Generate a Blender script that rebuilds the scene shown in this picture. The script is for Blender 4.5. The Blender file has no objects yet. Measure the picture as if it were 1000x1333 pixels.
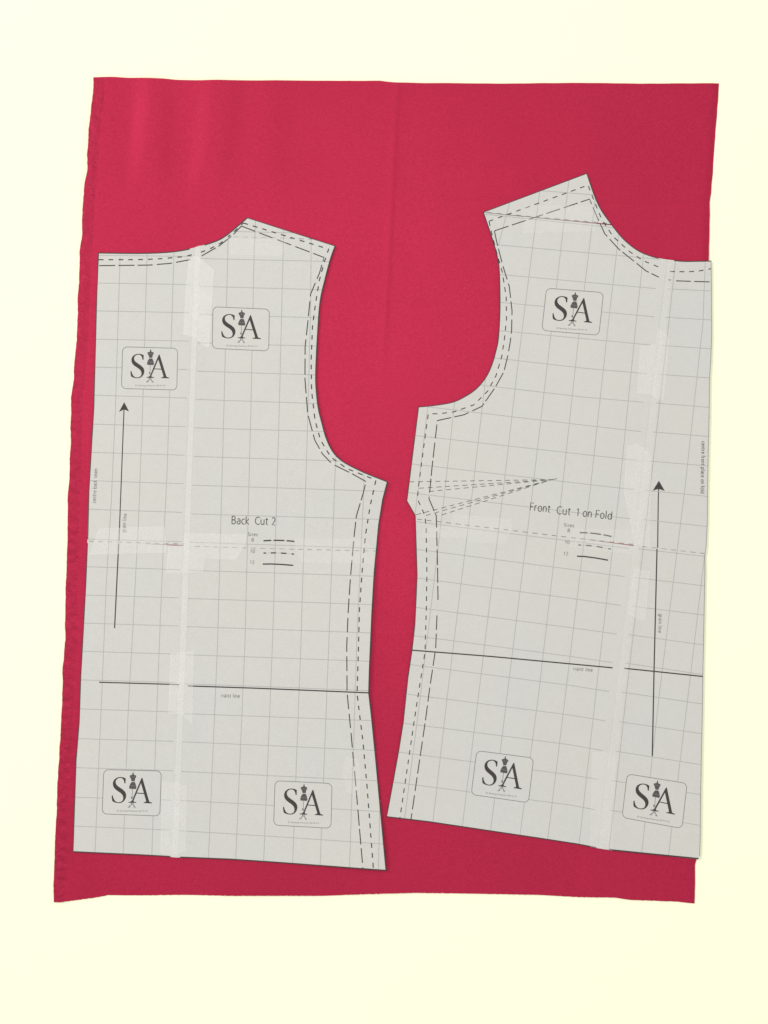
import bpy, bmesh, math, random
from mathutils import Vector, noise
random.seed(7)
SC = bpy.context.scene
COL = SC.collection
S = 0.0007                                   # metres per photograph pixel (grid squares come out at one inch)

# ------------------------------------------------------------------ camera
ZC = 0.0015
DIST = 1.30
cam_d = bpy.data.cameras.new('camera'); cam = bpy.data.objects.new('camera', cam_d); COL.objects.link(cam)
cam.location = (0, 0, DIST + ZC)
cam_d.sensor_fit = 'VERTICAL'; cam_d.sensor_height = 32
cam_d.lens = 32 * DIST / (1333 * S)
cam_d.clip_start = 0.01; cam_d.clip_end = 50
SC.camera = cam

# ------------------------------------------------------------------ world and lamps (soft window light from the upper left, added overhead lamp)
w = bpy.data.worlds.new('World'); SC.world = w; w.use_nodes = True
bg = w.node_tree.nodes['Background']; bg.inputs[0].default_value = (1, 1, 1, 1); bg.inputs[1].default_value = 0.68

def area(name, loc, target, size, power, col):
    d = bpy.data.lights.new(name, 'AREA'); d.shape = 'SQUARE'; d.size = size; d.energy = power; d.color = col
    o = bpy.data.objects.new(name, d); COL.objects.link(o); o.location = loc
    o.rotation_euler = (Vector(target) - Vector(loc)).to_track_quat('-Z', 'Y').to_euler()
    return o
area('window_light', (-2.9, 1.7, 2.9), (-0.02, 0.03, 0), 0.8, 67, (1, .99, .97))
area('added_overhead_light', (-0.15, 0.40, 2.9), (-0.05, 0.05, 0), 0.8, 22, (1, .985, .96))  # added soft lamp overhead, puts a highlight on the middle of the cloth
vs = SC.view_settings
vs.view_transform = 'Standard'; vs.look = 'None'; vs.exposure = 0; vs.gamma = 1; vs.use_curve_mapping = False

# ------------------------------------------------------------------ materials
def mat(name, col, rough=.6, spec=.3):
    m = bpy.data.materials.new(name); m.use_nodes = True
    b = m.node_tree.nodes['Principled BSDF']
    b.inputs['Base Color'].default_value = (*col, 1); b.inputs['Roughness'].default_value = rough
    b.inputs['Specular IOR Level'].default_value = spec
    return m, m.node_tree, b
def nnoise(nt, scale, detail=2, rough=.5, vec=None):
    n = nt.nodes.new('ShaderNodeTexNoise'); n.inputs['Scale'].default_value = scale
    n.inputs['Detail'].default_value = detail; n.inputs['Roughness'].default_value = rough
    if vec is None:
        tc = nt.nodes.new('ShaderNodeTexCoord'); vec = tc.outputs['Object']
    nt.links.new(vec, n.inputs['Vector']); return n.outputs['Fac']
def ramp(nt, fac, stops):
    r = nt.nodes.new('ShaderNodeValToRGB'); e = r.color_ramp.elements
    while len(e) < len(stops): e.new(.5)
    for k, (p, c) in enumerate(stops): e[k].position = p; e[k].color = (*c, 1)
    nt.links.new(fac, r.inputs[0]); return r.outputs[0]
def mixc(nt, mode, f, a, b):
    m = nt.nodes.new('ShaderNodeMix'); m.data_type = 'RGBA'; m.blend_type = mode
    for s, v in ((0, f), (6, a), (7, b)):
        if hasattr(v, 'links'): nt.links.new(v, m.inputs[s])
        elif isinstance(v, tuple): m.inputs[s].default_value = (*v, 1)
        else: m.inputs[s].default_value = v
    return m.outputs[2]
def bump(nt, b, h, dist, strength=1.0, prev=None):
    n = nt.nodes.new('ShaderNodeBump'); n.inputs['Distance'].default_value = dist; n.inputs['Strength'].default_value = strength
    nt.links.new(h, n.inputs['Height'])
    if prev is not None: nt.links.new(prev, n.inputs['Normal'])
    nt.links.new(n.outputs[0], b.inputs['Normal']); return n.outputs[0]

M = {}
# backdrop
m, nt, b = mat('cream_backdrop', (.97, .97, .715), .8, .0); M['backdrop'] = m
# paper
def paper_mat(name, tint):
    m, nt, b = mat(name, (.6, .6, .56), .62, .22)
    c1 = ramp(nt, nnoise(nt, 9, 2), [(.3, (tint[0]*.985, tint[1]*.99, tint[2]*1.01)), (.7, (tint[0]*1.015, tint[1]*1.005, tint[2]*.975))])
    c2 = ramp(nt, nnoise(nt, 900, 3, .7), [(.3, (.93, .93, .925)), (.7, (1.05, 1.05, 1.045))])
    c3 = ramp(nt, nnoise(nt, 160, 3, .6), [(.3, (.985, .985, .98)), (.7, (1.012, 1.012, 1.012))])
    c = mixc(nt, 'MULTIPLY', 1.0, mixc(nt, 'MULTIPLY', 1.0, c1, c2), c3)
    nt.links.new(c, b.inputs['Base Color'])
    bump(nt, b, nnoise(nt, 500, 3, .6), .00003, .6)
    return m
M['paper'] = paper_mat('pattern_paper', (.590, .584, .548))
M['grid'] = mat('pale_grey_grid_ink', (.41, .405, .385), .7, .1)[0]
M['ink'] = mat('black_ink', (.050, .044, .042), .6, .2)[0]
M['text'] = mat('dark_grey_ink', (.095, .09, .088), .6, .2)[0]
M['mid'] = mat('mid_grey_ink', (.21, .205, .20), .6, .2)[0]
M['pale'] = mat('faint_grey_ink', (.40, .395, .38), .6, .2)[0]
M['form'] = mat('dress_form_ink', (.085, .08, .078), .6, .2)[0]
# tape
def tape_mat(name, alpha, col):
    m, nt, b = mat(name, col, .42, .4)
    r = ramp(nt, nnoise(nt, 60, 3, .6), [(.25, (alpha*.75,)*3), (.75, (alpha*1.2,)*3)])
    nt.links.new(r, b.inputs['Alpha'])
    bump(nt, b, nnoise(nt, 30, 1), .0005, .25)
    return m
M['tape'] = tape_mat('clear_tape', .27, (.96, .95, .91))
M['tape_faint'] = tape_mat('clear_tape_flat', .16, (.97, .96, .92))
M['tape_strong'] = tape_mat('clear_tape_frosted', .36, (.95, .94, .90))
M['tape_thin'] = tape_mat('clear_tape_thin', .15, (.96, .95, .91))
# fabric
def fabric_mat(name, base, dots=False):
    m, nt, b = mat(name, base, .5, .12)
    b.inputs['Metallic'].default_value = .38
    tc = nt.nodes.new('ShaderNodeTexCoord'); v = tc.outputs['Object']
    g1 = ramp(nt, nnoise(nt, 720, 3, .75, v), [(.25, (.84, .72, .76)), (.75, (1.15, 1.26, 1.23))])
    g2 = ramp(nt, nnoise(nt, 330, 3, .6, v), [(.3, (.965, .95, .95)), (.7, (1.03, 1.05, 1.04))])
    g3 = ramp(nt, nnoise(nt, 6, 2, .5, v), [(.3, (.96, .94, .95)), (.7, (1.03, 1.05, 1.04))])
    c = mixc(nt, 'MULTIPLY', 1.0, mixc(nt, 'MULTIPLY', 1.0, mixc(nt, 'MULTIPLY', 1.0, base, g1), g2), g3)
    nt.links.new(c, b.inputs['Base Color'])
    mp = nt.nodes.new('ShaderNodeMapping'); mp.inputs['Scale'].default_value = (1, .35, 1); nt.links.new(v, mp.inputs[0])
    p = bump(nt, b, nnoise(nt, 1500, 2, .6, mp.outputs[0]), .00012, .5)
    if dots: bump(nt, b, nnoise(nt, 330, 3, .6, v), .0011, .6, p)
    return m
M['fabric'] = fabric_mat('crimson_cloth', (.43, .0185, .0575))
M['selvedge'] = fabric_mat('crimson_selvedge', (.40, .018, .055), True)

# ------------------------------------------------------------------ helpers
def sm(a, b, x):
    t = max(0., min(1., (x - a) / (b - a))); return t * t * (3 - 2 * t)
def lerp_poly(pts, x, k=0):
    o = 1 - k
    if x <= pts[0][k]: return pts[0][o]
    for p, q in zip(pts, pts[1:]):
        if x <= q[k]: return p[o] + (q[o] - p[o]) * (x - p[k]) / (q[k] - p[k])
    return pts[-1][o]
def W(x, y): return ((x - 500) * S, (666.5 - y) * S)
def smooth_curve(pts, n=4, corners=()):
    """Catmull-Rom through pts; indices in corners stay sharp."""
    out = []
    for i in range(len(pts) - 1):
        p1, p2 = pts[i], pts[i + 1]
        p0 = pts[i - 1] if i > 0 and i not in corners else (2*p1[0]-p2[0], 2*p1[1]-p2[1])
        p3 = pts[i + 2] if i + 2 < len(pts) and (i + 1) not in corners else (2*p2[0]-p1[0], 2*p2[1]-p1[1])
        for k in range(n):
            t = k / n
            out.append(tuple(.5 * ((2*p1[c]) + (-p0[c]+p2[c])*t + (2*p0[c]-5*p1[c]+4*p2[c]-p3[c])*t*t + (-p0[c]+3*p1[c]-3*p2[c]+p3[c])*t**3) for c in (0, 1)))
    out.append(pts[-1]); return out
def inside(poly, x, y):
    c = False; j = len(poly) - 1
    for i in range(len(poly)):
        xi, yi = poly[i]; xj, yj = poly[j]
        if (yi > y) != (yj > y) and x < (xj - xi) * (y - yi) / (yj - yi) + xi: c = not c
        j = i
    return c
def side(l, x, y):                            # >0 : to the right / below of the directed line (pixel space)
    (ax, ay), (bx, by) = l
    return (bx - ax) * (y - ay) - (by - ay) * (x - ax)
def link(name, me, parent=None):
    o = bpy.data.objects.new(name, me); COL.objects.link(o)
    if parent: o.parent = parent
    return o
class MB:
    """collects ribbons and flat shapes given in photograph pixels and drapes them over the paper"""
    def __init__(s, H, org): s.H, s.org, s.v, s.f, s.m = H, org, [], [], []
    def vert(s, x, y, layer):
        X, Y = W(x, y); s.v.append((X - s.org[0], Y - s.org[1], s.H(x, y) + .00005 + .00002 * layer)); return len(s.v) - 1
    def ribbon(s, pts, w, layer=0, mi=0, step=9):
        q = [pts[0]]
        for a, b in zip(pts, pts[1:]):
            L = math.dist(a, b); n = max(1, int(L / step))
            for k in range(1, n + 1): q.append((a[0]+(b[0]-a[0])*k/n, a[1]+(b[1]-a[1])*k/n))
        q = [p for i, p in enumerate(q) if i == 0 or math.dist(p, q[i-1]) > 1e-4]
        if len(q) < 2: return
        prev = None
        for i, p in enumerate(q):
            a = q[max(0, i-1)]; b = q[min(len(q)-1, i+1)]
            dx, dy = b[0]-a[0], b[1]-a[1]; L = math.hypot(dx, dy) or 1
            nx, ny = -dy/L*w/2, dx/L*w/2
            cur = (s.vert(p[0]-nx, p[1]-ny, layer), s.vert(p[0]+nx, p[1]+ny, layer))
            if prev: s.f.append((prev[0], prev[1], cur[1], cur[0])); s.m.append(mi)
            prev = cur
    def dashed(s, pts, w, dash, gap, layer=0, mi=0, phase=0.):
        pos = -phase; acc = 0.; cum = [0.]
        for a, b in zip(pts, pts[1:]): cum.append(cum[-1] + math.dist(a, b))
        def at(t):
            for i in range(len(pts)-1):
                if t <= cum[i+1]:
                    k = (t-cum[i])/max(1e-9, cum[i+1]-cum[i]); return (pts[i][0]+(pts[i+1][0]-pts[i][0])*k, pts[i][1]+(pts[i+1][1]-pts[i][1])*k)
            return pts[-1]
        while pos < cum[-1]:
            d = dash * random.uniform(.94, 1.06)
            a, b = max(0, pos), min(cum[-1], pos + d)
            if b - a > .8:
                s.ribbon([at(a)] + [pts[i] for i in range(len(pts)) if a < cum[i] < b] + [at(b)], w, layer, mi)
            pos += dash + gap
    def poly(s, pts, layer=0, mi=0):
        from mathutils.geometry import tessellate_polygon
        base = [s.vert(x, y, layer) for x, y in pts]
        for t in tessellate_polygon([[Vector((x, -y, 0)) for x, y in pts]]):
            s.f.append(tuple(base[i] for i in t)); s.m.append(mi)
    def text(s, body, tf, layer=1, mi=0, thin=0.):
        """tf maps (u 0..1 along the text, v 0..1 up from baseline to cap height) to pixels"""
        vs_, fs_, wid, cap = glyphs(body, thin)
        base = len(s.v)
        for x, y in vs_:
            px, py = tf(x / wid, y / cap); s.vert(px, py, layer)
        for f in fs_: s.f.append(tuple(base + i for i in f)); s.m.append(mi)
    def build(s, name, mats, parent):
        me = bpy.data.meshes.new(name); me.from_pydata(s.v, [], s.f)
        for m_ in mats: me.materials.append(M[m_])
        me.polygons.foreach_set('material_index', s.m)
        me.update()
        bm = bmesh.new(); bm.from_mesh(me)
        for f in bm.faces:
            f.normal_update()
            if f.normal.z < 0: f.normal_flip()
        bm.to_mesh(me); bm.free()
        return link(name, me, parent)
def glyphs(body, thin):
    def get(t):
        c = bpy.data.curves.new('glyph', 'FONT'); c.body = t; c.size = 1; c.resolution_u = 3; c.offset = thin
        o = bpy.data.objects.new('glyph', c); COL.objects.link(o)
        dg = bpy.context.evaluated_depsgraph_get(); dg.update()
        me = o.evaluated_get(dg).to_mesh()
        v = [(a.co.x, a.co.y) for a in me.vertices]; f = [tuple(p.vertices) for p in me.polygons]
        bpy.data.objects.remove(o); bpy.data.curves.remove(c)
        return v, f
    v, f = get(body); x0 = min(a for a, _ in v)
    v = [(a - x0, b_) for a, b_ in v]
    cap = max(b_ for _, b_ in get('E')[0])
    return v, f, max(a for a, _ in v), cap
def arc(cx, cy, rx, ry, a0, a1, n=9):
    return [(cx + rx*math.cos(math.radians(a0+(a1-a0)*k/n)), cy + ry*math.sin(math.radians(a0+(a1-a0)*k/n))) for k in range(n+1)]
XH = .70
GL = {  # humanist sans letters as pen strokes: advance width, strokes; capitals are 1 tall
 'B': (.62, [[(.06,0),(.06,1)], [(.06,1),(.26,1)] + arc(.28,.76,.20,.24,90,-90) + [(.06,.52)], [(.06,.52),(.30,.52)] + arc(.30,.26,.24,.26,90,-90) + [(.06,0)]]),
 'C': (.66, [arc(.42,.5,.37,.5,52,308,14)]),
 'F': (.52, [[(.06,0),(.06,1),(.48,1)], [(.06,.52),(.44,.52)]]),
 'S': (.54, [[(.46,.92)] + arc(.28,.75,.19,.25,60,230,8) + [(.30,.52)] + arc(.25,.27,.22,.27,50,-120,8) + [(.04,.07)]]),
 'a': (.52, [[(.08,.62)] + arc(.25,.50,.19,.20,110,0,6) + [(.44,0)], [(.44,.40)] + arc(.26,.20,.22,.20,95,270,9) + arc(.26,.2,.18,.2,290,350,3)]),
 'b': (.60, [[(.06,0),(.06,1.06)], arc(.30,.35,.24,.35,170,-170,14)]),
 'c': (.47, [arc(.30,.35,.25,.35,52,308,11)]),
 'd': (.60, [[(.52,0),(.52,1.06)], arc(.28,.35,.24,.35,10,350,14)]),
 'e': (.54, [[(.06,.38),(.48,.38)] + arc(.28,.35,.22,.35,8,318,12)]),
 'f': (.34, [[(.14,0),(.14,.82)] + arc(.28,.84,.14,.20,180,80,5), [(.0,XH),(.32,XH)]]),
 'g': (.60, [arc(.28,.35,.24,.35,10,350,14), [(.52,XH),(.52,.02)] + arc(.28,-.02,.24,.26,0,-130,7)]),
 'i': (.24, [[(.10,0),(.10,XH)], [(.10,.90),(.10,1.0)]]),
 'k': (.50, [[(.06,0),(.06,1.06)], [(.42,XH),(.08,.36),(.45,0)]]),
 'l': (.24, [[(.10,0),(.10,1.06)]]),
 'm': (.86, [[(.06,0),(.06,XH)], [(.06,.45)] + arc(.24,.48,.17,.22,170,0,7) + [(.41,0)], [(.41,.45)] + arc(.59,.48,.17,.22,170,0,7) + [(.76,0)]]),
 'n': (.58, [[(.06,0),(.06,XH)], [(.06,.42)] + arc(.27,.46,.20,.24,170,0,7) + [(.47,0)]]),
 'o': (.60, [arc(.30,.35,.25,.35,0,360,16)]),
 'p': (.60, [[(.06,-.30),(.06,XH)], arc(.30,.35,.24,.35,170,-170,14)]),
 'r': (.36, [[(.06,0),(.06,XH)], [(.06,.42)] + arc(.26,.46,.19,.24,160,80,4)]),
 's': (.43, [[(.36,.62)] + arc(.22,.53,.15,.17,70,225,6) + [(.24,.36)] + arc(.19,.18,.18,.18,45,-115,7)]),
 't': (.37, [[(.14,.90),(.14,.16)] + arc(.28,.16,.14,.16,180,280,5), [(.0,XH),(.33,XH)]]),
 'u': (.58, [[(.06,XH),(.06,.26)] + arc(.27,.24,.21,.24,180,350,7), [(.48,XH),(.48,0)]]),
 'w': (.78, [[(.02,XH),(.20,0),(.38,XH*.96),(.56,0),(.74,XH)]]),
 'z': (.46, [[(.05,XH),(.40,XH),(.04,0),(.42,0)]]),
 '0': (.55, [arc(.27,.5,.22,.5,0,360,16)]),
 '1': (.42, [[(.06,.80),(.24,.98),(.24,0)]]),
 '2': (.54, [[(.06,.86)] + arc(.25,.72,.20,.28,120,-20,7) + [(.34,.42),(.04,0),(.48,0)]]),
 '8': (.54, [arc(.27,.75,.18,.25,-90,270,14), arc(.27,.26,.22,.26,90,450,14)]),
 ' ': (.26, [])}
def pen_text(mb, body, p0, p1, cap, w, layer=2):
    tf = line_tf(p0, p1, cap); sp = .10 if cap > 8 else .15; wid = sum(GL[c][0] + sp for c in body) - .06 - sp; x = 0
    for c in body:
        for st in GL[c][1]: mb.ribbon([tf((x+a)/wid, b_) for a, b_ in st], w, layer, 0)
        x += GL[c][0] + sp
def line_tf(p0, p1, cap):
    """text from p0 to p1 on the baseline (pixels), capitals cap px tall"""
    dx, dy = p1[0]-p0[0], p1[1]-p0[1]; L = math.hypot(dx, dy); ux, uy = dx/L, dy/L
    return lambda u, v: (p0[0] + dx*u + uy*cap*v, p0[1] + dy*u - ux*cap*v)
def flat_sheet(name, outline, planes, H, zoff, org, mats, parent, cell=11., thick=.0001, extra=None):
    """a sheet of paper: outline cut by planes, diced fine enough to bend, solid; extra = printed grid merged in"""
    bm = bmesh.new()
    vs_ = [bm.verts.new((x, -y, 0)) for x, y in outline]
    f = bm.faces.new(vs_)
    bmesh.ops.triangulate(bm, faces=[f], ngon_method='EAR_CLIP')
    def cut(co, no, clear=False):
        bmesh.ops.bisect_plane(bm, geom=bm.verts[:]+bm.edges[:]+bm.faces[:], plane_co=co, plane_no=no, clear_outer=clear, dist=1e-5)
    for (a, b) in planes:                     # keep side() > 0
        d = (b[0]-a[0], -(b[1]-a[1]))         # y flipped
        cut((a[0], -a[1], 0), (-d[1], d[0], 0), True)
    xs = [v.co.x for v in bm.verts]; ys = [v.co.y for v in bm.verts]
    x = min(xs) + cell*.37
    while x < max(xs): cut((x, 0, 0), (1, 0, 0)); x += cell
    y = min(ys) + cell*.37
    while y < max(ys): cut((0, y, 0), (0, 1, 0)); y += cell
    bmesh.ops.triangulate(bm, faces=[f for f in bm.faces if len(f.verts) > 4])
    for v in bm.verts:
        px, py = v.co.x, -v.co.y
        X, Y = W(px, py); v.co = (X-org[0], Y-org[1], H(px, py) + zoff)
    bm.normal_update()
    for f in bm.faces:
        if f.normal.z < 0: f.normal_flip()
        f.smooth = True
    # give it thickness
    top = bm.faces[:]
    be = [e for e in bm.edges if e.is_boundary]
    for e in be: e.smooth = False
    dup = {}
    for e in be:
        for v in e.verts:
            if v not in dup: dup[v] = bm.verts.new((v.co.x, v.co.y, v.co.z - thick))
    for e in be:
        a, b_ = e.verts; fc = e.link_faces[0]
        vl = list(fc.verts); i = vl.index(a)
        if vl[(i+1) % len(vl)] is b_: a, b_ = b_, a
        bm.faces.new((a, b_, dup[b_], dup[a]))
    if thick > .00005:
        low = {v: dup.get(v) or bm.verts.new((v.co.x, v.co.y, v.co.z - thick)) for v in {v for f in top for v in f.verts}}
        for f in top: bm.faces.new([low[v] for v in reversed(f.verts)])
    me = bpy.data.meshes.new(name); bm.to_mesh(me); bm.free()
    for m_ in mats: me.materials.append(M[m_])
    if extra and extra.f:
        n0 = len(me.vertices)
        v = [tuple(a.co) for a in me.vertices] + extra.v
        f = [tuple(p.vertices) for p in me.polygons] + [tuple(n0+i for i in q) for q in extra.f]
        mi = [0]*len(me.polygons) + [1]*len(extra.f)
        sharp = {tuple(sorted(e.vertices)) for e in me.edges if e.use_edge_sharp}
        sm_ = [p.use_smooth for p in me.polygons] + [False]*len(extra.f)
        me2 = bpy.data.meshes.new(name); me2.from_pydata(v, [], f)
        for m_ in mats: me2.materials.append(M[m_])
        me2.polygons.foreach_set('material_index', mi); me2.polygons.foreach_set('use_smooth', sm_); me2.update()
        for e in me2.edges:
            if tuple(sorted(e.vertices)) in sharp: e.use_edge_sharp = True
        me = me2
    return link(name, me, parent)
def clip_line(pts, outline, holes, planes):
    """parts of the polyline inside outline, outside holes, on the kept side of planes"""
    out = []
    for a, b in zip(pts, pts[1:]):
        ts = [0., 1.]
        for poly in [outline] + holes:
            for i in range(len(poly)):
                c, d = poly[i-1], poly[i]
                rx, ry = b[0]-a[0], b[1]-a[1]; sx, sy = d[0]-c[0], d[1]-c[1]
                den = rx*sy - ry*sx
                if abs(den) < 1e-9: continue
                t = ((c[0]-a[0])*sy - (c[1]-a[1])*sx)/den; u = ((c[0]-a[0])*ry - (c[1]-a[1])*rx)/den
                if 0 < t < 1 and 0 <= u <= 1: ts.append(t)
        for l in planes:
            s0, s1 = side(l, *a), side(l, *b)
            if s0*s1 < 0: ts.append(s0/(s0-s1))
        ts.sort()
        for t0, t1 in zip(ts, ts[1:]):
            if t1 - t0 < 1e-5: continue
            m_ = (t0+t1)/2; x, y = a[0]+(b[0]-a[0])*m_, a[1]+(b[1]-a[1])*m_
            if inside(outline, x, y) and not any(inside(h, x, y) for h in holes) and all(side(l, x, y) > 0 for l in planes):
                out.append([(a[0]+(b[0]-a[0])*t, a[1]+(b[1]-a[1])*t) for t in (t0, t1)])
    return out
def empty(name, px, py, z=0):
    o = bpy.data.objects.new(name, None); COL.objects.link(o); X, Y = W(px, py); o.location = (X, Y, z)
    o.empty_display_size = .05; return o, (X, Y)

# ------------------------------------------------------------------ backdrop
me = bpy.data.meshes.new('backdrop'); me.from_pydata([(-3, -3, 0), (3, -3, 0), (3, 3, 0), (-3, 3, 0)], [], [(0, 1, 2, 3)])
me.materials.append(M['backdrop']); bd = link('backdrop', me); bd['kind'] = 'structure'

# ------------------------------------------------------------------ fabric
LEFT = [(122,101),(120.5,130),(118,150),(115.5,170),(114.5,205),(113,225),(109,255),(107.5,275),(106.5,305),(104,330),(103,360),(101.5,390),(100,440),(97,470),(95.5,495),(92.5,520),(92,575),(91,600),(90,626),(88,650),(88,700),(87,730),(85.5,766),(84.6,835),(82,870),(80.4,925),(78.5,960),(77,990),(74.5,1020),(74,1050),(71.8,1090),(71,1120),(69.6,1150),(70,1174.5)]
RIGHT = [(936.5,108),(934.5,140),(932,170),(929.5,205),(927.5,236),(924.5,262),(924,300),(923,340),(919,500),(914,800),(908.5,1100),(907.6,1118),(905.2,1126),(905.4,1150),(904.6,1176.5)]
TOP = [(122,101),(150,100.4),(180,101.4),(215,103),(228,104),(300,105),(360,104.8),(440,105),(495,105),(506,106.4),(517,107.6),(600,108.2),(660,108.6),(760,107.6),(835,108.6),(936.5,108)]
BOT = [(70,1174.5),(78,1174.6),(105,1171.2),(125,1168.5),(141,1165.5),(180,1165.8),(240,1165),(300,1166.4),(360,1166.2),(420,1166.4),(480,1164),(540,1162.4),(600,1163.3),(700,1165),(752,1168),(801,1168.6),(820,1171.6),(882,1174),(904.6,1176.5)]
def fabric_h(x, y):
    n = noise.noise(Vector((x/95, y/170, 1.3))) * .00050 + noise.noise(Vector((x/42, y/60, 5.1))) * .00010
    # long soft folds hanging off the top edge, upper left
    n += .0016 * math.sin((x + .12*y) / 12.6 + 3.02 + .8*noise.noise(Vector((x/120, y/150, 30)))) * sm(325, 190, y) * (.6 + .4*sm(90, 160, y)) * sm(120, 180, x) * sm(420, 250, x)
    # pressed centre crease
    xc = 517 - 20 * (y - 107) / 393.
    n += .00038 * math.exp(-((x - xc) / 3.6)**2) * sm(560, 380, y)
    n += .00020 * math.exp(-((x - xc) / 16)**2) * sm(600, 300, y)
    # broad shallow swells over the open cloth
    n += .00055 * noise.noise(Vector((x/150 + 3, y/120, 21.))) * sm(560, 330, y)
    # faint fold lines
    n += .00012 * math.exp(-((y - (250 + .02*x)) / 5.)**2) * sm(500, 640, x)
    # ripples along the frayed bottom edge
    yb = lerp_poly(BOT, x)
    n += .00030 * noise.noise(Vector((x/13, 3, 2))) * sm(yb-42, yb, y)
    n += .00022 * noise.noise(Vector((x/3.2, y/9, 8))) * sm(yb-13, yb-3, y) * sm(520, 260, x)
    # puckered selvedge on the left
    xl = lerp_poly(LEFT, y, 1); d = x - xl
    n += .00060 * noise.noise(Vector((d/8, y/9, 4))) * sm(26, 8, d)
    n += .00045 * noise.noise(Vector((d/20, y/40, 14))) * sm(34, 8, d)
    n += .00025 * math.exp(-((d - 7) / 4.5)**2)
    # curled bottom left corner
    n += .0011 * math.exp(-((x - 76)/10.)**2 - ((y - 1172)/18.)**2) - .0011 * math.exp(-((x - 88)/9.)**2 - ((y - 1135)/26.)**2)
    # edge rolls down at the fold on the right
    dr = lerp_poly(RIGHT, y, 1) - x
    roll = .00055 * (1 - sm(-1, 9, dr))
    zone = sm(325, 215, y) * sm(430, 300, x)
    return .0011 + .0013*zone + max(-.0008 - .0013*zone, min(.0006 + .0018*zone, n)) - roll
def coons(u, v):
    y = 101 + (1175 - 101) * v
    def sidep(P):                            # by fraction of height
        yy = P[0][1] + (P[-1][1]-P[0][1])*v; return (lerp_poly(P, yy, 1), yy)
    def endp(P):
        xx = P[0][0] + (P[-1][0]-P[0][0])*u; return (xx, lerp_poly(P, xx))
    l, r, t, b_ = sidep(LEFT), sidep(RIGHT), endp(TOP), endp(BOT)
    out = []
    for k in (0, 1):
        bil = (1-u)*(1-v)*TOP[0][k] + u*(1-v)*TOP[-1][k] + (1-u)*v*BOT[0][k] + u*v*BOT[-1][k]
        out.append((1-u)*l[k] + u*r[k] + (1-v)*t[k] + v*b_[k] - bil)
    jx = noise.noise(Vector((y/5., 0, 0))) * .35 + noise.noise(Vector((y/21., 9, 0))) * 1.2
    out[0] += jx * max(0, 1 - u*60) + noise.noise(Vector((y/14., 5, 3))) * .5 * max(0, 1 - (1-u)*60)
    out[1] += (noise.noise(Vector((out[0]/2.6, 2, 0))) * .55) * max(0, 1 - (1-v)*90) + noise.noise(Vector((out[0]/30, 4, 0))) * .5 * max(0, 1 - v*60)
    return out
def cloth_patch(name, us, vs_, material, parent, org):
    nu, nv = len(us), len(vs_)
    v, f = [], []
    for vv in vs_:
        for uu in us:
            x, y = coons(uu, vv); X, Y = W(x, y); v.append((X-org[0], Y-org[1], fabric_h(x, y)))
    for j in range(nv-1):
        for i in range(nu-1):
            a = j*nu+i; f.append((a, a+nu, a+nu+1, a+1))
    ntop = len(f)
    rim = [i for i in range(nu)] + [j*nu+nu-1 for j in range(1, nv)] + [(nv-1)*nu+i for i in range(nu-2, -1, -1)] + [j*nu for j in range(nv-2, 0, -1)]
    n0 = len(v)
    nr = len(rim)
    for i in rim: v.append((v[i][0], v[i][1], .00006))
    for i in rim: v.append(v[i])
    for k in range(nr):
        k2 = (k+1) % nr; f.append((n0+nr+k, n0+nr+k2, n0+k2, n0+k))
    f.append(tuple(n0+k for k in range(nr)))
    me = bpy.data.meshes.new(name); me.from_pydata(v, [], f); me.materials.append(M[material])
    me.polygons.foreach_set('use_smooth', [i < ntop for i in range(len(f))]); me.update()
    return link(name, me, parent)
fab, forg = empty('fabric_piece', 500, 640)
fab['label'] = 'large crimson pink rectangle of cloth lying flat under both white paper pattern pieces'
fab['category'] = 'fabric'
NU, NV = 330, 430
us = [i/NU for i in range(NU+1)]; vv = [j/NV for j in range(NV+1)]
ksel = 6                                      # selvedge strip = first six columns
sel_us = [us[ksel]*i/14 for i in range(15)]
cloth_patch('cloth', us[ksel:], vv, 'fabric', fab, forg)
sv = cloth_patch('selvedge', sel_us, [j/860 for j in range(861)], 'selvedge', fab, forg)
sv['label'] = 'darker puckered woven edge of the cloth'

# ------------------------------------------------------------------ the logo (drawn in the pixels of one close look, mapped into each printed box)
def lz(x, y):
    v = (y - 40) / 690.; 
    for _ in range(3):
        u = (x - (70 - 30*v)) / 885.; v = (y - 40 - 22*u) / 690.
    return u, v
L_S = [(402,253),(406,178),(398,172),(370,160),(320,154),(270,165),(230,195),(210,235),(208,275),(220,315),(250,350),(290,378),(325,402),(352,430),(366,465),(364,500),(348,528),(320,543),(285,547),(250,535),(228,510),(212,475),(206,442),(190,442),(190,480),(197,525),(207,537),(245,553),(290,560),(335,555),(375,530),(402,490),(412,450),(408,410),(390,378),(355,345),(310,315),(275,288),(256,262),(250,235),(256,205),(280,180),(315,168),(345,172),(368,190),(380,215),(386,253)]
L_A1 = [(655,162),(664,172),(762,525),(772,538),(808,547),(807,560),(678,555),(680,545),(712,537),(717,522),(636,235),(640,195)]
L_A2 = [(654,164),(640,190),(502,515),(480,535),(445,541),(445,551),(565,553),(566,544),(530,536),(524,518),(643,240),(657,195)]
L_A3 = [(564,396),(692,402),(697,416),(558,408)]
F1 = [(518,75),(527,95),(531,118),(568,133),(567,152),(552,176),(545,205),(543,220),(497,220),(492,205),(485,178),(470,155),(467,133),(508,118),(511,95)]
F2 = [(498,231),(543,231),(558,265),(568,305),(563,341),(462,336),(458,303),(476,262)]
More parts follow.
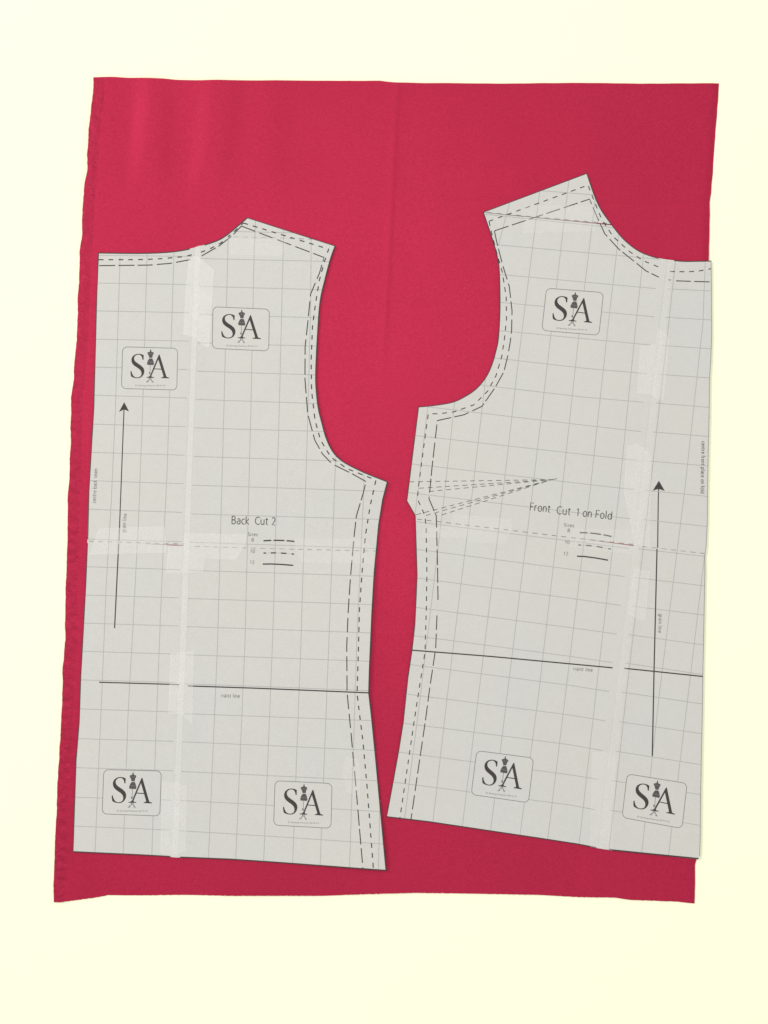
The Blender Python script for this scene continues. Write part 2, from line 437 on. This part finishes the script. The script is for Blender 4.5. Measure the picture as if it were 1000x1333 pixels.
def logo(quad, H, org, parent):
    (ax, ay), (bx, by), (cx, cy), (dx, dy) = quad      # TL TR BR BL
    def T(u, v): return (ax*(1-u)*(1-v)+bx*u*(1-v)+cx*u*v+dx*(1-u)*v, ay*(1-u)*(1-v)+by*u*(1-v)+cy*u*v+dy*(1-u)*v)
    P = lambda pts: [T(*lz(*p)) for p in pts]
    mb = MB(H, org)
    ru, rv = .085, .11
    ring = []
    for (cu, cv, a0) in ((ru, rv, 180), (1-ru, rv, 270), (1-ru, 1-rv, 0), (ru, 1-rv, 90)):
        for k in range(7):
            a = math.radians(a0 + 15*k); ring.append(T(cu + ru*math.cos(a), cv + rv*math.sin(a)))
    ring.append(ring[0])
    mb.ribbon(ring, .8, 1)
    root = mb.build('logo', ['mid'], parent)
    mb = MB(H, org); mb.poly(P(L_S), 2); mb.poly(P(L_A1), 2); mb.poly(P(L_A2), 3); mb.poly(P(L_A3), 4)
    mb.build('initials', ['ink'], root)
    mb = MB(H, org); mb.poly(P(F1), 5, 0); mb.poly(P(F2), 5, 0)
    mb.ribbon(P([(472,290),(562,294)]), .5, 6, 1); mb.ribbon(P([(482,152),(556,155)]), .45, 6, 1)
    mb.ribbon(P([(508,340),(506,400),(504,455)]), .7, 1, 1)
    mb.poly(P([(497,452),(508,460),(512,478),(500,498),(484,485),(484,462)]), 1, 2)
    for s_ in (P([(492,552),(486,585),(462,605),(440,628)]), P([(512,552),(520,585),(535,605),(552,630)])): mb.ribbon(s_, 1.0, 1, 2)
    mb.ribbon(P([(462,602),(470,625)]), .9, 2, 2); mb.ribbon(P([(535,602),(528,625)]), .9, 2, 2)
    mb.poly(P([(478,552),(522,552),(518,590),(484,590)]), 0, 3)
    mb.build('dress_form', ['form', 'mid', 'mid', 'pale'], root)
    mb = MB(H, org)
    def tf(u, v):
        x = 262 + 475*u; y = 690 - 24*v - 0*u
        a, b_ = lz(x, y + 10*u*0); return T(a, b_)
    mb.text('© Sewing Avenue 2014-15', tf, 1)
    mb.build('caption', ['mid'], root)
    return ring[:-1]

def ring_of(quad):
    return [quad[0], quad[1], quad[2], quad[3]]

# ================================================================== BACK PIECE
B_NECK = smooth_curve([(128.4,329),(180,329.6),(216,328.4),(240,325.4),(260,320.8),(278,315),(290,309.5),(305,298),(322,283.3)], 3)
B_ARM = smooth_curve([(437,320.4),(431,337),(424,363),(417.5,392),(414.5,428),(412.2,470),(411.8,500),(414.8,530),(419.5,550),(425.5,571),(434,588),(446,600),(464,610),(482,618),(505,627)], 4)
B_SIDE = [(505,627),(498.8,651),(493.6,684),(490.6,717),(488,744),(485,795),(483,840),(481.6,872),(480.8,901.6),(484.5,934),(490,990),(496.5,1060),(503.3,1132.3)]
B_LEFT = [(95,1108.8),(99,990),(103,940),(105,880),(111.6,760),(114,705),(115.6,640),(122,530),(126,382)]
B_BOT = [(300,1118.6),(234,1115.8),(223.5,1115.2),(180,1112.8)]
B_OUT = B_NECK + [(380,302)] + B_ARM + B_SIDE[1:] + B_BOT + B_LEFT
BJ = ((254.5,300),(222.6,1140))               # directed downwards; right of it: side() < 0
B_LOGOS = [[(160,451.6),(231.6,453.6),(230.4,507.8),(158.4,505.8)],
           [(277.5,399.5),(351,402.7),(350,457),(276.6,453.6)],
           [(135.5,1001.6),(210.4,1003.4),(208.3,1062),(133.3,1059.2)],
           [(358.3,1016),(432.4,1019.6),(431,1077.6),(356.4,1073.8)]]
back, borg = empty('sewing_pattern_piece', 300, 710, .0)
back['label'] = 'gridded paper pattern piece printed Back Cut 2, on the left of the cloth'
back['category'] = 'sewing pattern'
PB = .0022
def joint_x(l, y): (ax, ay), (bx, by) = l; return ax + (bx-ax)*(y-ay)/(by-ay)
def Hb0(x, y):
    n = noise.noise(Vector((x/140, y/150, 3.3))) * .00042 + noise.noise(Vector((x/60, y/260, 13.3))) * .00010
    n += .0024 * sm(340, 505, x) * (.25 + .75*max(sm(470, 560, y)*sm(680, 610, y), sm(690, 780, y)*sm(1000, 860, y), sm(1000, 1110, y)))
    d = x - joint_x(BJ, y)
    n += .0006 * math.exp(-((d - 5)/13.)**2)
    return PB + n
def b_off(x, y):
    if side(BJ, x, y) > 0: return 0
    return .00022 if (311 < y - .0 and y < 717 and side(((241,710),(500,718)), x, y) < 0) else .00012
def Hb(x, y): return Hb0(x, y) + b_off(x, y)

def rev(l): return (l[1], l[0])
BH_L, BH_L2 = ((90,703.9),(260,710.3)), ((178,707.2),(241,710.9))
BH_R = ((241,710.4),(500,718.2))
B_TIP = ((290,308.2),(420,311.8))
def shift(l, dx, dy): return ((l[0][0]+dx, l[0][1]+dy), (l[1][0]+dx, l[1][1]+dy))
B_VL = [[(155.4+1.2,335),(150.6,530),(145.3,650),(138.6,760),(132.9,900),(123.9,1112)],
        [(192,325),(187,500),(180.5,680),(173,820),(167,930),(160.5,1116)],
        [(227,322),(223,450),(217.5,620),(212.5,720),(208,830),(203.5,950),(197.7,1117)]]
B_VR = [[(297.5,300),(294.5,420),(291.5,540),(283.4,840),(271.5,1120)],
        [(333.2,280),(331,330),(326.6,540),(319,840),(307,1120)],
        [(369.8,290),(367,400),(363.5,540),(355.2,830),(343.3,1125)],
        [(405.5,300),(404.5,400),(400.8,545),(392,835),(381,1128)],
        [(440,560),(437,600),(428.5,830),(416.8,1130)],
        [(474,600),(473.6,640),(464.8,830),(455.2,1130)],
        [(500,820),(499,870),(496,980),(492.8,1130)]]
B_HL = [(332.5,334),(368.6,370.6),(404.8,407.2),(441.5,444.2),(477.8,481.2),(514.4,518.2),(552,555.6),(588.7,592.6),(625.5,629.8),(662.7,667),(701.6,705.2),(737.5,741.6),(774.4,778.2),(811,814.8),(847.6,851.4),(884.8,888.4),(922.6,926.6),(961.3,964.8),(999,1003),(1037.4,1041.4),(1075,1080.2)]
B_HR = [(300.5,306.5),(336.8,342.6),(373,379.8),(409.2,416.8),(446.4,453.6),(483.2,491.4),(520,528.8),(557,564.4),(594.2,602.4),(631.6,640),(669,676.6),(705.8,714.6),(742.4,750.6),(779,787.6),(815.6,824.4),(852.2,861.4),(890,899.6),(928.8,938.6),(965.4,977.4),(1004,1017),(1041.6,1056.6),(1081,1098.2)]
def gridlines(mb, lines, outline, holes, planes, w=.85):
    for ln in lines:
        for seg in clip_line(ln, outline, holes, planes): mb.ribbon(seg, w, 0, 0, step=12)
b_h_left = [[(joint_x(((128,329),(95,1109)),a)-2,a),(joint_x(BJ,a)-3,b_)] for a, b_ in B_HL]
b_h_right = [[(joint_x(BJ,a)+9,a),(510,b_)] for a, b_ in B_HR]
sheets = [  # name-free list: planes (kept side>0), z offset, lines
    ([shift(BJ, 9, 0), rev(shift(BH_L, 0, 0))], 0, B_VL + b_h_left, [BJ, rev(BH_L)]),
    ([shift(BJ, 9, 0), BH_L, BH_L2], 0, B_VL + b_h_left, [BJ, BH_L, BH_L2]),
    ([rev(BJ), rev(BH_R), B_TIP], .00022, B_VR + b_h_right, [rev(BJ), rev(BH_R), B_TIP]),
    ([rev(BJ), shift(BH_R, 0, -7)], .00012, B_VR + b_h_right, [rev(BJ), BH_R]),
    ([rev(shift(BJ, 20, 0)), rev(shift(B_TIP, 0, 6))], .00012, B_VR + b_h_right, [rev(BJ), rev(B_TIP)]),
]
for planes, z, lines, lp in sheets:
    mb = MB(lambda x, y, z=z: Hb0(x, y) + z, borg)
    gridlines(mb, lines, B_OUT, B_LOGOS, lp)
    flat_sheet('paper_sheet', B_OUT, planes, Hb0, z, borg, ['paper', 'grid'], back, extra=mb)
# printed cutting line on the rim, broken at the taped joint
def inset_path(path, d):
    q = []
    for i, p in enumerate(path):
        a = path[max(0, i-1)]; b_ = path[min(len(path)-1, i+1)]
        dx, dy = b_[0]-a[0], b_[1]-a[1]; L = math.hypot(dx, dy) or 1
        q.append((p[0]-dy/L*d, p[1]+dx/L*d))
    return q
mb = MB(Hb, borg)
nk = inset_path(B_NECK, .5)
mb.ribbon([p for p in nk if p[0] < 252], 1.3, 3); mb.ribbon([p for p in nk if p[0] > 263], 1.4, 3)
mb.ribbon(inset_path([(322,283.3),(380,302),(437,320.4)], .4), .9, 3)
mb.ribbon(inset_path(B_ARM, .5), 1.3, 3); mb.ribbon(inset_path(B_SIDE, .6), 1.4, 3)
mb.ribbon(inset_path([(503.3,1132.3),(300,1118.6),(235,1115.9)], .5), 1.5, 3); mb.ribbon(inset_path([(222,1115.1),(180,1112.8),(95,1108.8)], .5), 1.4, 3)
mb.ribbon(inset_path(B_LEFT[:5] + [(113.8,707)], .5), 1.0, 3); mb.ribbon(inset_path([(114.2,702),(115.6,640),(122,530),(126,382),(128.2,329)], .5), 1.0, 3)
mb.build('cutting_line', ['ink'], back)
# size lines
B_SHORT = [[(129,338.3),(180,338.2),(210,337),(240,334.2),(252,331.5)], [(262,328.8),(275,323.5),(288,316.4),(306,300.8),(317,290.5)],
           [(317,290.5),(428,324.6),(422.5,341),(416,365),(411,395),(407,425),(405.2,470),(405.8,509),(410.5,548),(417.5,573),(431,595.3),(452,610.2),(489.5,625),(482,658.5),(476,696),(471.5,744),(468,795),(466.6,850),(465,903),(472.5,964),(478,1024),(486.3,1131)]]
B_LONG = [[(129.5,346),(195,345.3),(222,343),(249,338)], [(263,333.4),(286,320),(303,306.5),(314.5,294.5)],
          [(314.5,294.5),(422,335.5),(416,356),(404.6,383),(401,419),(397.4,452),(397.2,494),(400.8,539),(410,573),(420,591),(432.5,604),(458,616.5),(476.6,627),(473,642),(464,672),(461,699),(456.5,750),(453.5,795),(451.6,840),(452,901),(457.5,958),(464,1030),(472.7,1130.5)]]
mb = MB(Hb, borg)
for p in B_SHORT: mb.dashed(p, 1.45, 6.2, 6.6, 1)
mb.build('size_line', ['ink'], back)
mb = MB(Hb, borg)
for p in B_LONG: mb.dashed(p, 1.3, 20, 5, 2)
mb.build('size_line', ['ink'], back)
# printed sheet borders at the joints
for pts, w_ in (([(116,704.4),(180,706.4),(240,708.2)], .8), ([(254,711.2),(390,715),(490,717.4)], .85), ([(304,308.6),(356,310),(408,311.6)], .8)):
    mb = MB(Hb, borg); mb.dashed(pts, w_, 6.2, 6, 1); mb.build('joint_line', ['mid'], back)
# grain line arrow
def arrow(H, org, parent, tip, wl, notch, wr, path, w=1.4):
    mb = MB(H, org); mb.poly([tip, wl, notch, wr], 2); mb.ribbon([notch] + path, w, 1)
    return mb.build('grain_line', ['ink'], parent)
arrow(Hb, borg, back, (162,523.6), (155.2,536.2), (161.7,533), (168.2,535.6), [(155.2,704)], 1.3)
mb = MB(Hb, borg); mb.ribbon([(154.8,707.5),(149.4,817.6)], 1.5, 1); mb.build('grain_line', ['ink'], back)
mb = MB(Hb, borg); mb.ribbon([(129.3,888),(234,891)], 1.5, 2); mb.ribbon([(245,892.7),(330,895.6),(480.6,901.4)], 1.6, 2)
mb.build('waist_line', ['ink'], back)
# writing
def text_part(name, body, H, org, parent, p0, p1, cap, m_='text', thin=0.):
    mb = MB(H, org); pen_text(mb, body, p0, p1, cap, 1.12 if cap > 8 else .66); return mb.build(name, [m_], parent)
text_part('title_text', 'Back', Hb, borg, back, (301.6,681.8), (324,682.6), 9.8, thin=-.006)
text_part('title_text', 'Cut 2', Hb, borg, back, (332,682.6), (358.3,683.4), 9.6, thin=-.006)
def legend(H, org, parent, words, lines):
    mb = MB(H, org)
    for body, p0, p1, cap in words: pen_text(mb, body, p0, p1, cap, .7)
    root = mb.build('size_legend', ['mid'], parent)
    for kind, pts in lines:
        mb = MB(H, org)
        if kind == 'solid': mb.ribbon(pts, 1.7, 3)
        else:
            (ax, ay), (bx, by) = pts[0], pts[-1]
            mid_ = pts[1] if len(pts) > 2 else ((ax+bx)/2, (ay+by)/2)
            def q(t):                         # gently bowed line
                x = ax + (bx-ax)*t; y = ay+(by-ay)*t; k = mid_[1]-(ay+by)/2; return (x, y + 4*k*t*(1-t))
            for t0, t1 in ([(0,.25),(.33,.67),(.75,1)] if kind == 'long' else [(0,.08),(.24,.41),(.57,.75),(.92,1)]):
                mb.ribbon([q(t0), q((t0+t1)/2), q(t1)], 1.7 if kind == 'long' else 1.6, 3)
            mb.ribbon([q(0), q(.5), q(1)], .5, 2, 1)
        mb.build('legend_line', ['ink', 'pale'], root)
legend(Hb, borg, back, [('Sizes', (323,697.4), (335.2,697.9), 4.2), ('8', (327.4,704.8), (330.4,704.9), 4.2), ('10', (326,719.4), (331.6,719.6), 4.2), ('12', (325.6,733.8), (331,734), 4.2)],
       [('long', [(343.2,704),(363,703.4),(383.5,704.8)]), ('short', [(343.2,720),(363,719.8),(383,721.4)]), ('solid', [(342.2,734.3),(352,734.1),(365,734.6),(382,735.9)])])
text_part('note_text', 'centre back seam', Hb, borg, back, (125.0,654.8), (127.2,610.4), 4.7, 'mid')
text_part('note_text', 'grain line', Hb, borg, back, (163.4,693.2), (165.2,669), 4.7, 'mid')
text_part('note_text', 'waist line', Hb, borg, back, (288,907.4), (312,908.2), 4.7, 'mid')
for q in B_LOGOS: logo(q, Hb, borg, back)
# tape
def tape(poly, H, org, parent, m_='tape', z=.00034):
    return flat_sheet('tape_strip', poly, [], H, z + .00012, org, [m_], parent, cell=7, thick=.00004)
tape([(246,338),(255,333),(262,337),(279,352),(276,400),(273,452),(268,452),(255,441),(251,438),(239,436),(242,380)], Hb0, borg, back, 'tape_strong')
tape([(255,321.5),(261.5,319.5),(252,560),(244,800),(236,1000),(232,1116),(224.5,1115.5),(231,950),(241,690)], Hb0, borg, back, 'tape', .00037)
tape([(129,688),(214.5,685),(218,712),(216,719.5),(160,721),(117,722.5)], Hb0, borg, back, 'tape', .00034)
tape([(240.5,694),(321,695.5),(319.5,710),(307.5,729),(267,727),(265,745),(216,746.5),(219.5,711),(240,709)], Hb0, borg, back, 'tape', .0004)
tape([(384.5,700.5),(476,702),(489,716),(486,734),(440,732),(394,733),(386,722)], Hb0, borg, back, 'tape_faint')
tape([(222.5,850),(253,847),(251,943),(236,929),(219.5,929)], Hb0, borg, back, 'tape', .00043)
tape([(211.5,1017),(231,1018),(243.6,1024),(242.6,1107),(224.5,1113),(209.5,1110)], Hb0, borg, back, 'tape', .00043)
tape([(299,311),(374,313),(368,333.5),(299,332)], Hb0, borg, back, 'tape_faint')
tape([(450,985),(466,988),(470,1010),(468,1036),(452,1030),(446,1008)], Hb0, borg, back, 'tape_faint')

# ================================================================== FRONT PIECE
F_NECK = smooth_curve([(764,225.6),(773,252),(782,272),(796,292),(812,311.4),(830.4,326),(848.4,333.6),(866.4,337.8),(888,340),(905,340),(926,339.6)], 4)
F_RIGHT = [(926,339.6),(926.4,380),(926.6,440),(925.4,470),(924,492),(923.6,530),(922.8,564),(922,600),(921.4,640),(921,680),(919.4,712),(917.8,724),(918,744),(917,790),(916.4,822),(915.4,870),(914.6,926),(913.4,978),(912.4,1030),(912,1056),(911.8,1090),(911,1114),(909,1118.4)]
F_BOT = [(798.8,1107),(783,1104.6),(775.4,1103.4),(752,1099),(700,1091),(636,1081.5),(558,1069.8),(503,1063.3)]
F_LEFT = [(503,1063.3),(512,1015),(519,976),(524.7,940),(530.8,882),(536.2,845.7),(539.8,813),(541.4,780),(542.7,748),(541.6,712),(540.3,671),(529.4,652),(544.7,529.6)]
F_ARM = smooth_curve([(544.7,529.6),(565,527.6),(588.4,523.6),(604,516.7),(619.6,506.2),(632.6,490.7),(640.4,473.8),(645,458),(648.6,440),(650.6,401.6),(649.8,354.8),(646.8,333),(639.6,308),(628.8,276.3)], 4)
F_OUT = F_NECK + F_RIGHT[1:] + F_BOT + F_LEFT[1:] + F_ARM[1:]
FJ = ((868.8,335),(777.6,1106))
F_LOGOS = [[(711.4,375.3),(785.6,381),(779.5,436.6),(705.3,430.2)], [(620.6,977),(694.6,986.6),(688,1044.8),(613.4,1034)], [(816.4,1007.2),(894.4,1019.6),(887.6,1078.2),(809.6,1063.8)]]
front, fo = empty('sewing_pattern_piece', 725, 670)
front['label'] = 'gridded paper pattern piece printed Front Cut 1 on Fold, on the right of the cloth'
front['category'] = 'sewing pattern'
for o in (back, front): o['group'] = 'paper pattern pieces on the cloth'
def Hf0(x, y):
    n = noise.noise(Vector((x/140, y/150, 7.7))) * .00042 + noise.noise(Vector((x/60, y/260, 17.3))) * .00010
    n += .0005 * sm(600, 530, x) * sm(480, 620, y) * sm(1050, 900, y)
    d = x - joint_x(FJ, y)
    n += .0006 * math.exp(-((d - 5)/13.)**2) 
    return .0022 + n
FH_L, FH_L2 = ((500,671.2),(840,711.2)), ((758,701.7),(826,711.0))
FH_R = ((826,710.6),(925,721.6))
F_TIPu, F_TIPl = ((620,275.9),(800,292.4)), ((620,276.3),(800,293.8))
def f_off(x, y):
    if side(FJ, x, y) > 0: return 0
    return .00022 if side(FH_R, x, y) < 0 else .00012
def Hf(x, y): return Hf0(x, y) + f_off(x, y)
F_VL = [[(557,529),(544,640),(513,900)],
        [(592.3,520),(579,640),(567,740),(548,900),(526.6,1067)],
        [(633.5,485),(632.6,490),(615,640),(583,900),(563.6,1070)],
        [(660,265),(657,290),(640,420)],
        [(678.6,435),(655,640),(623.6,900),(601.6,1078)],
        [(703,245),(676.7,460)],
        [(740.8,233),(716.6,440)],
        [(775,258),(753.6,434)],
        [(806,300),(792,420)],
        [(838.4,325),(828,420)]]
F_VL = [[(557,529),(544,640),(513,900)],
        [(592.3,520),(579,640),(548,900),(526.6,1067)],
        [(633,486),(615,640),(583,900),(563.6,1070)],
        [(666,255),(648.6,320)],
        [(702.8,247),(678.4,440),(655,640),(623.6,900),(601.6,1078)],
        [(740.8,233),(716.6,440),(693,640),(660.8,900),(638.4,1084)],
        [(775,258),(753.5,436),(731.4,640),(701.6,900),(676.6,1090)],
        [(806,300),(792,420),(768,640),(736.6,900),(712.8,1094)],
        [(838.4,325),(828,420),(806,640),(776,900),(753.8,1100)]]
F_VR = [[(879.5,335),(870.5,420),(845.6,640),(815.6,900),(792.6,1108)],
        [(918,338),(915,420),(891,640),(858.6,900),(835,1112)],
        [(917.2,722),(896.3,900),(870,1114)]]
F_HL = [((699,247.9),(773,254)),((632,279.2),(798,296.4)),((646,318.7),(860,337.7)),((648.6,357.2),(854,375.8)),((650,393.6),(852,412.6)),((648.6,430.4),(847,449.2)),((643,466),(760,479.4),(842,486.6)),((623,501),(760,517),(838,523.8)),
        ((556,529.6),(760,553.5),(834,561.8)),((540,566.9),(760,591.6),(830,599.5)),((535,603.8),(760,630),(826,637.4)),((530,641),(760,668.6),(821,675.2)),((542,679.2),(740,704),(818,713.8)),
        ((542,715),(740,740.6),(813,750.6)),((542,752.3),(740,778.4),(808,788)),((541,790.5),(740,816.6),(803,825.2)),((538,827.2),(740,854),(798,862.5)),((533.6,864.9),(740,891.8),(793,900)),
        ((530.7,903.4),(740,930.4),(788,938.2)),((524.7,941),(740,969),(784,976.7)),((519,978.8),(740,1008.2),(779,1014.4)),((511,1017.8),(740,1047.4),(775,1054))]
F_HR = [((869,376.2),(928,379)),((865,413),(928,416.8)),((862,449.8),(928,454.4)),((857,487.4),(926,492.2)),((854,524.9),(926,530.6)),((849.6,562.3),(925,568.5)),((845,600.2),(925,606.9)),((841,638.4),(924,646.5)),
        ((837,676.3),(923,685.7)),((831,714.4),(922,724.9)),((826.6,751.8),(920,763)),((822.6,789),(920,801)),((818,826),(920,840)),((813.6,863),(920,878.7)),((809,900.8),(918,916.8)),((805,939),(918,955.6)),((801,977.5),(917,996)),((796,1015.7),(917,1035)),((793,1054.2),(916,1075))]
sheets = [
    ([shift(FJ, 9, 0), rev(FH_L), F_TIPl], 0, F_VL + [list(l) for l in F_HL], [FJ, rev(FH_L), F_TIPl]),
    ([shift(FJ, 9, 0), FH_L, FH_L2], 0, F_VL + [list(l) for l in F_HL], [FJ, FH_L, FH_L2]),
    ([shift(FJ, 9, 0), rev(F_TIPu)], 0, F_VL + [list(l) for l in F_HL], [FJ, rev(F_TIPu)]),
    ([rev(FJ), rev(FH_R)], .00022, F_VR + [list(l) for l in F_HR], [rev(FJ), rev(FH_R)]),
    ([rev(FJ), shift(FH_R, 0, -7)], .00012, F_VR + [list(l) for l in F_HR], [rev(FJ), FH_R]),
]
for planes, z, lines, lp in sheets:
    mb = MB(lambda x, y, z=z: Hf0(x, y) + z, fo)
    gridlines(mb, lines, F_OUT, F_LOGOS, lp)
    flat_sheet('paper_sheet', F_OUT, planes, Hf0, z, fo, ['paper', 'grid'], front, extra=mb)
mb = MB(Hf, fo)
mb.ribbon(inset_path([(628.8,276.3),(764,225.6)], .4), .9, 3)
nk = inset_path(F_NECK, .4)
mb.ribbon([p for p in nk if p[0] < 860], 1.1, 3); mb.ribbon([p for p in nk if p[0] > 873], 1.2, 3)
mb.ribbon(inset_path([(909,1118),(798.8,1107),(793,1106)], .6), 1.7, 3); mb.ribbon(inset_path([(776,1103.5)] + F_BOT[3:], .5), 1.3, 3)
mb.ribbon(inset_path(F_LEFT, .4), .9, 3); mb.ribbon(inset_path(F_ARM, .4), 1.0, 3)
mb.build('cutting_line', ['ink'], front)
mb = MB(Hf, fo)                                # thin torn grey rim along the fold edge
mb.ribbon(inset_path(F_RIGHT[:-1], .5), .6, 3); mb.build('fold_line', ['mid'], front)
F_SHORT = [[(636.6,288.2),(765.4,241.2),(768,248),(774.6,264.8),(783.6,286.4),(798,308),(819.6,327.8),(837.6,339.7),(857,347.6)], [(871.8,353.7),(895.2,354),(909.6,353),(925.6,350)],
           [(636.6,288.2),(640.3,304.4),(646.8,329.6),(654,354.8),(659,387),(659.4,416),(656.8,440),(653.4,463.4),(645.6,489.4),(635,509),(617,527),(591,536.2),(572,538.6),(557.6,538.9),(553.3,570),(548,609),(544.7,635),(543.4,649.3),(553.3,671.4),(554.8,688),(555.8,748),(554.9,796),(553.3,848.8),(546.8,889.6),(539.8,934.6),(530.7,997),(520.6,1065)]]
F_LONG = [[(644,300.6),(767.4,259.4),(776.4,281),(787.2,304.4),(805.2,324.2),(823.2,338.6),(841.2,353),(857.6,361)], [(870,364.6),(873,364.8)], [(880,365.8),(925.4,367.2)],
          [(643.6,300.8),(646.6,315),(654,344),(663,373),(666.6,405),(666,430),(664.3,445),(661,463.4),(656,484),(644.3,505),(627.4,529),(604,540),(569.4,547.6),(566.3,575),(562.4,609),(558.5,649.3),(568,671.4),(569.6,736),(570.3,786)], [(568.9,801),(567.2,844),(558.8,900),(554,937),(546.3,989),(535,1067)]]
mb = MB(Hf, fo)
for p in F_SHORT: mb.dashed(p, 1.25, 6.2, 6.4, 1)
mb.build('size_line', ['ink'], front)
mb = MB(Hf, fo)
for p in F_LONG: mb.dashed(p, 1.25, 19, 4.6, 2)
mb.build('size_line', ['ink'], front)
for pts, w_ in (([(543,675.8),(620,685),(740,699.4),(824,708.6)], .95), ([(836,711.3),(918,720.6)], .8), ([(634,277),(700,283),(790,291)], 1.3)):
    mb = MB(Hf, fo); mb.dashed(pts, w_, 6.4, 6.2, 1); mb.build('joint_line', ['mid'], front)
mb = MB(Hf, fo)
tip = (718, 624.4)
for p in ((533,627.2), (545.5,635.6), (558.5,639.8), (541.6,670), (554.6,671), (575,670.4)): mb.dashed([p, tip], .8, 6.5, 4.8, 1)
mb.ribbon([tip, (725,623.2)], .8, 2)
mb.build('dart_line', ['text'], front)
arrow(Hf, fo, front, (857.6,625.8), (849.6,638.6), (857.2,636.4), (865.2,639), [(856.8,650),(856,713)], 1.4)
mb = MB(Hf, fo); mb.ribbon([(855.2,714.6),(851.3,874),(850.8,900),(849,984)], 1.6, 1); mb.build('grain_line', ['ink'], front)
mb = MB(Hf, fo); mb.ribbon([(536.4,846.2),(640,854.5),(797.4,869.2)], 1.6, 2); mb.ribbon([(812.6,869.8),(915.2,880.5)], 1.6, 2)
mb.build('waist_line', ['ink'], front)
text_part('title_text', 'Front', Hf, fo, front, (689.4,664.2), (715.6,667), 9.8, thin=-.006)
text_part('title_text', 'Cut', Hf, fo, front, (724.2,668.8), (742,670.4), 9.8, thin=-.006)
text_part('title_text', '1 on Fold', Hf, fo, front, (749.8,671.2), (795.8,676.2), 9.8, thin=-.006)
legend(Hf, fo, front, [('Sizes', (734,685), (746.8,686.4), 4.2), ('8', (738.4,692.4), (741.4,692.7), 4.2), ('10', (735.2,707.4), (741,708), 4.2), ('12', (733.4,722.2), (739,722.8), 4.2)],
       [('long', [(754.6,693.4),(776,694.6),(796,698.4)]), ('short', [(752.8,709.4),(774,711),(795,714.8)]), ('solid', [(751,724),(761,724.4),(776,726.4),(791.6,729.2)])])
text_part('note_text', 'grain line', Hf, fo, front, (857.6,799), (856.8,823.4), 4.7, 'mid')
text_part('note_text', 'centre front place on fold', Hf, fo, front, (913.2,574.6), (912.0,642), 4.7, 'text')
text_part('note_text', 'waist line', Hf, fo, front, (746.2,872.4), (771,874.4), 4.7, 'mid')
for q in F_LOGOS: logo(q, Hf, fo, front)
tape([(683,268),(773,268),(779,281),(775,301),(681,304)], Hf0, fo, front, 'tape_faint', .0002)
tape([(856,428),(868,434),(871,444),(864,523),(847,514),(829,512),(833,451),(853,448)], Hf0, fo, front, 'tape', .0004)
tape([(816,580),(828,578),(838,583),(848,593),(846,713),(826,709),(812,640)], Hf0, fo, front, 'tape', .0004)
tape([(745,688),(826,690),(824,722),(740,712)], Hf0, fo, front, 'tape_thin', .0003)
tape([(825,739),(846,744),(840,809),(828,805),(817,799)], Hf0, fo, front, 'tape', .0004)
tape([(590,669),(665,676),(667,690),(656,708),(612,706),(608,700),(549,700),(553,688),(586,684)], Hf0, fo, front, 'tape_faint', .0002)
tape([(771,979),(786,978),(802,986),(797,1107),(768,1102)], Hf0, fo, front, 'tape_faint', .0004)
tape([(869.5,338.6),(877,339),(865,440),(852,560),(838,680),(824,810),(812,905),(791,1105.6),(778.6,1103.6),(801.6,905),(829.5,670)], Hf0, fo, front, 'tape_thin', .00036)
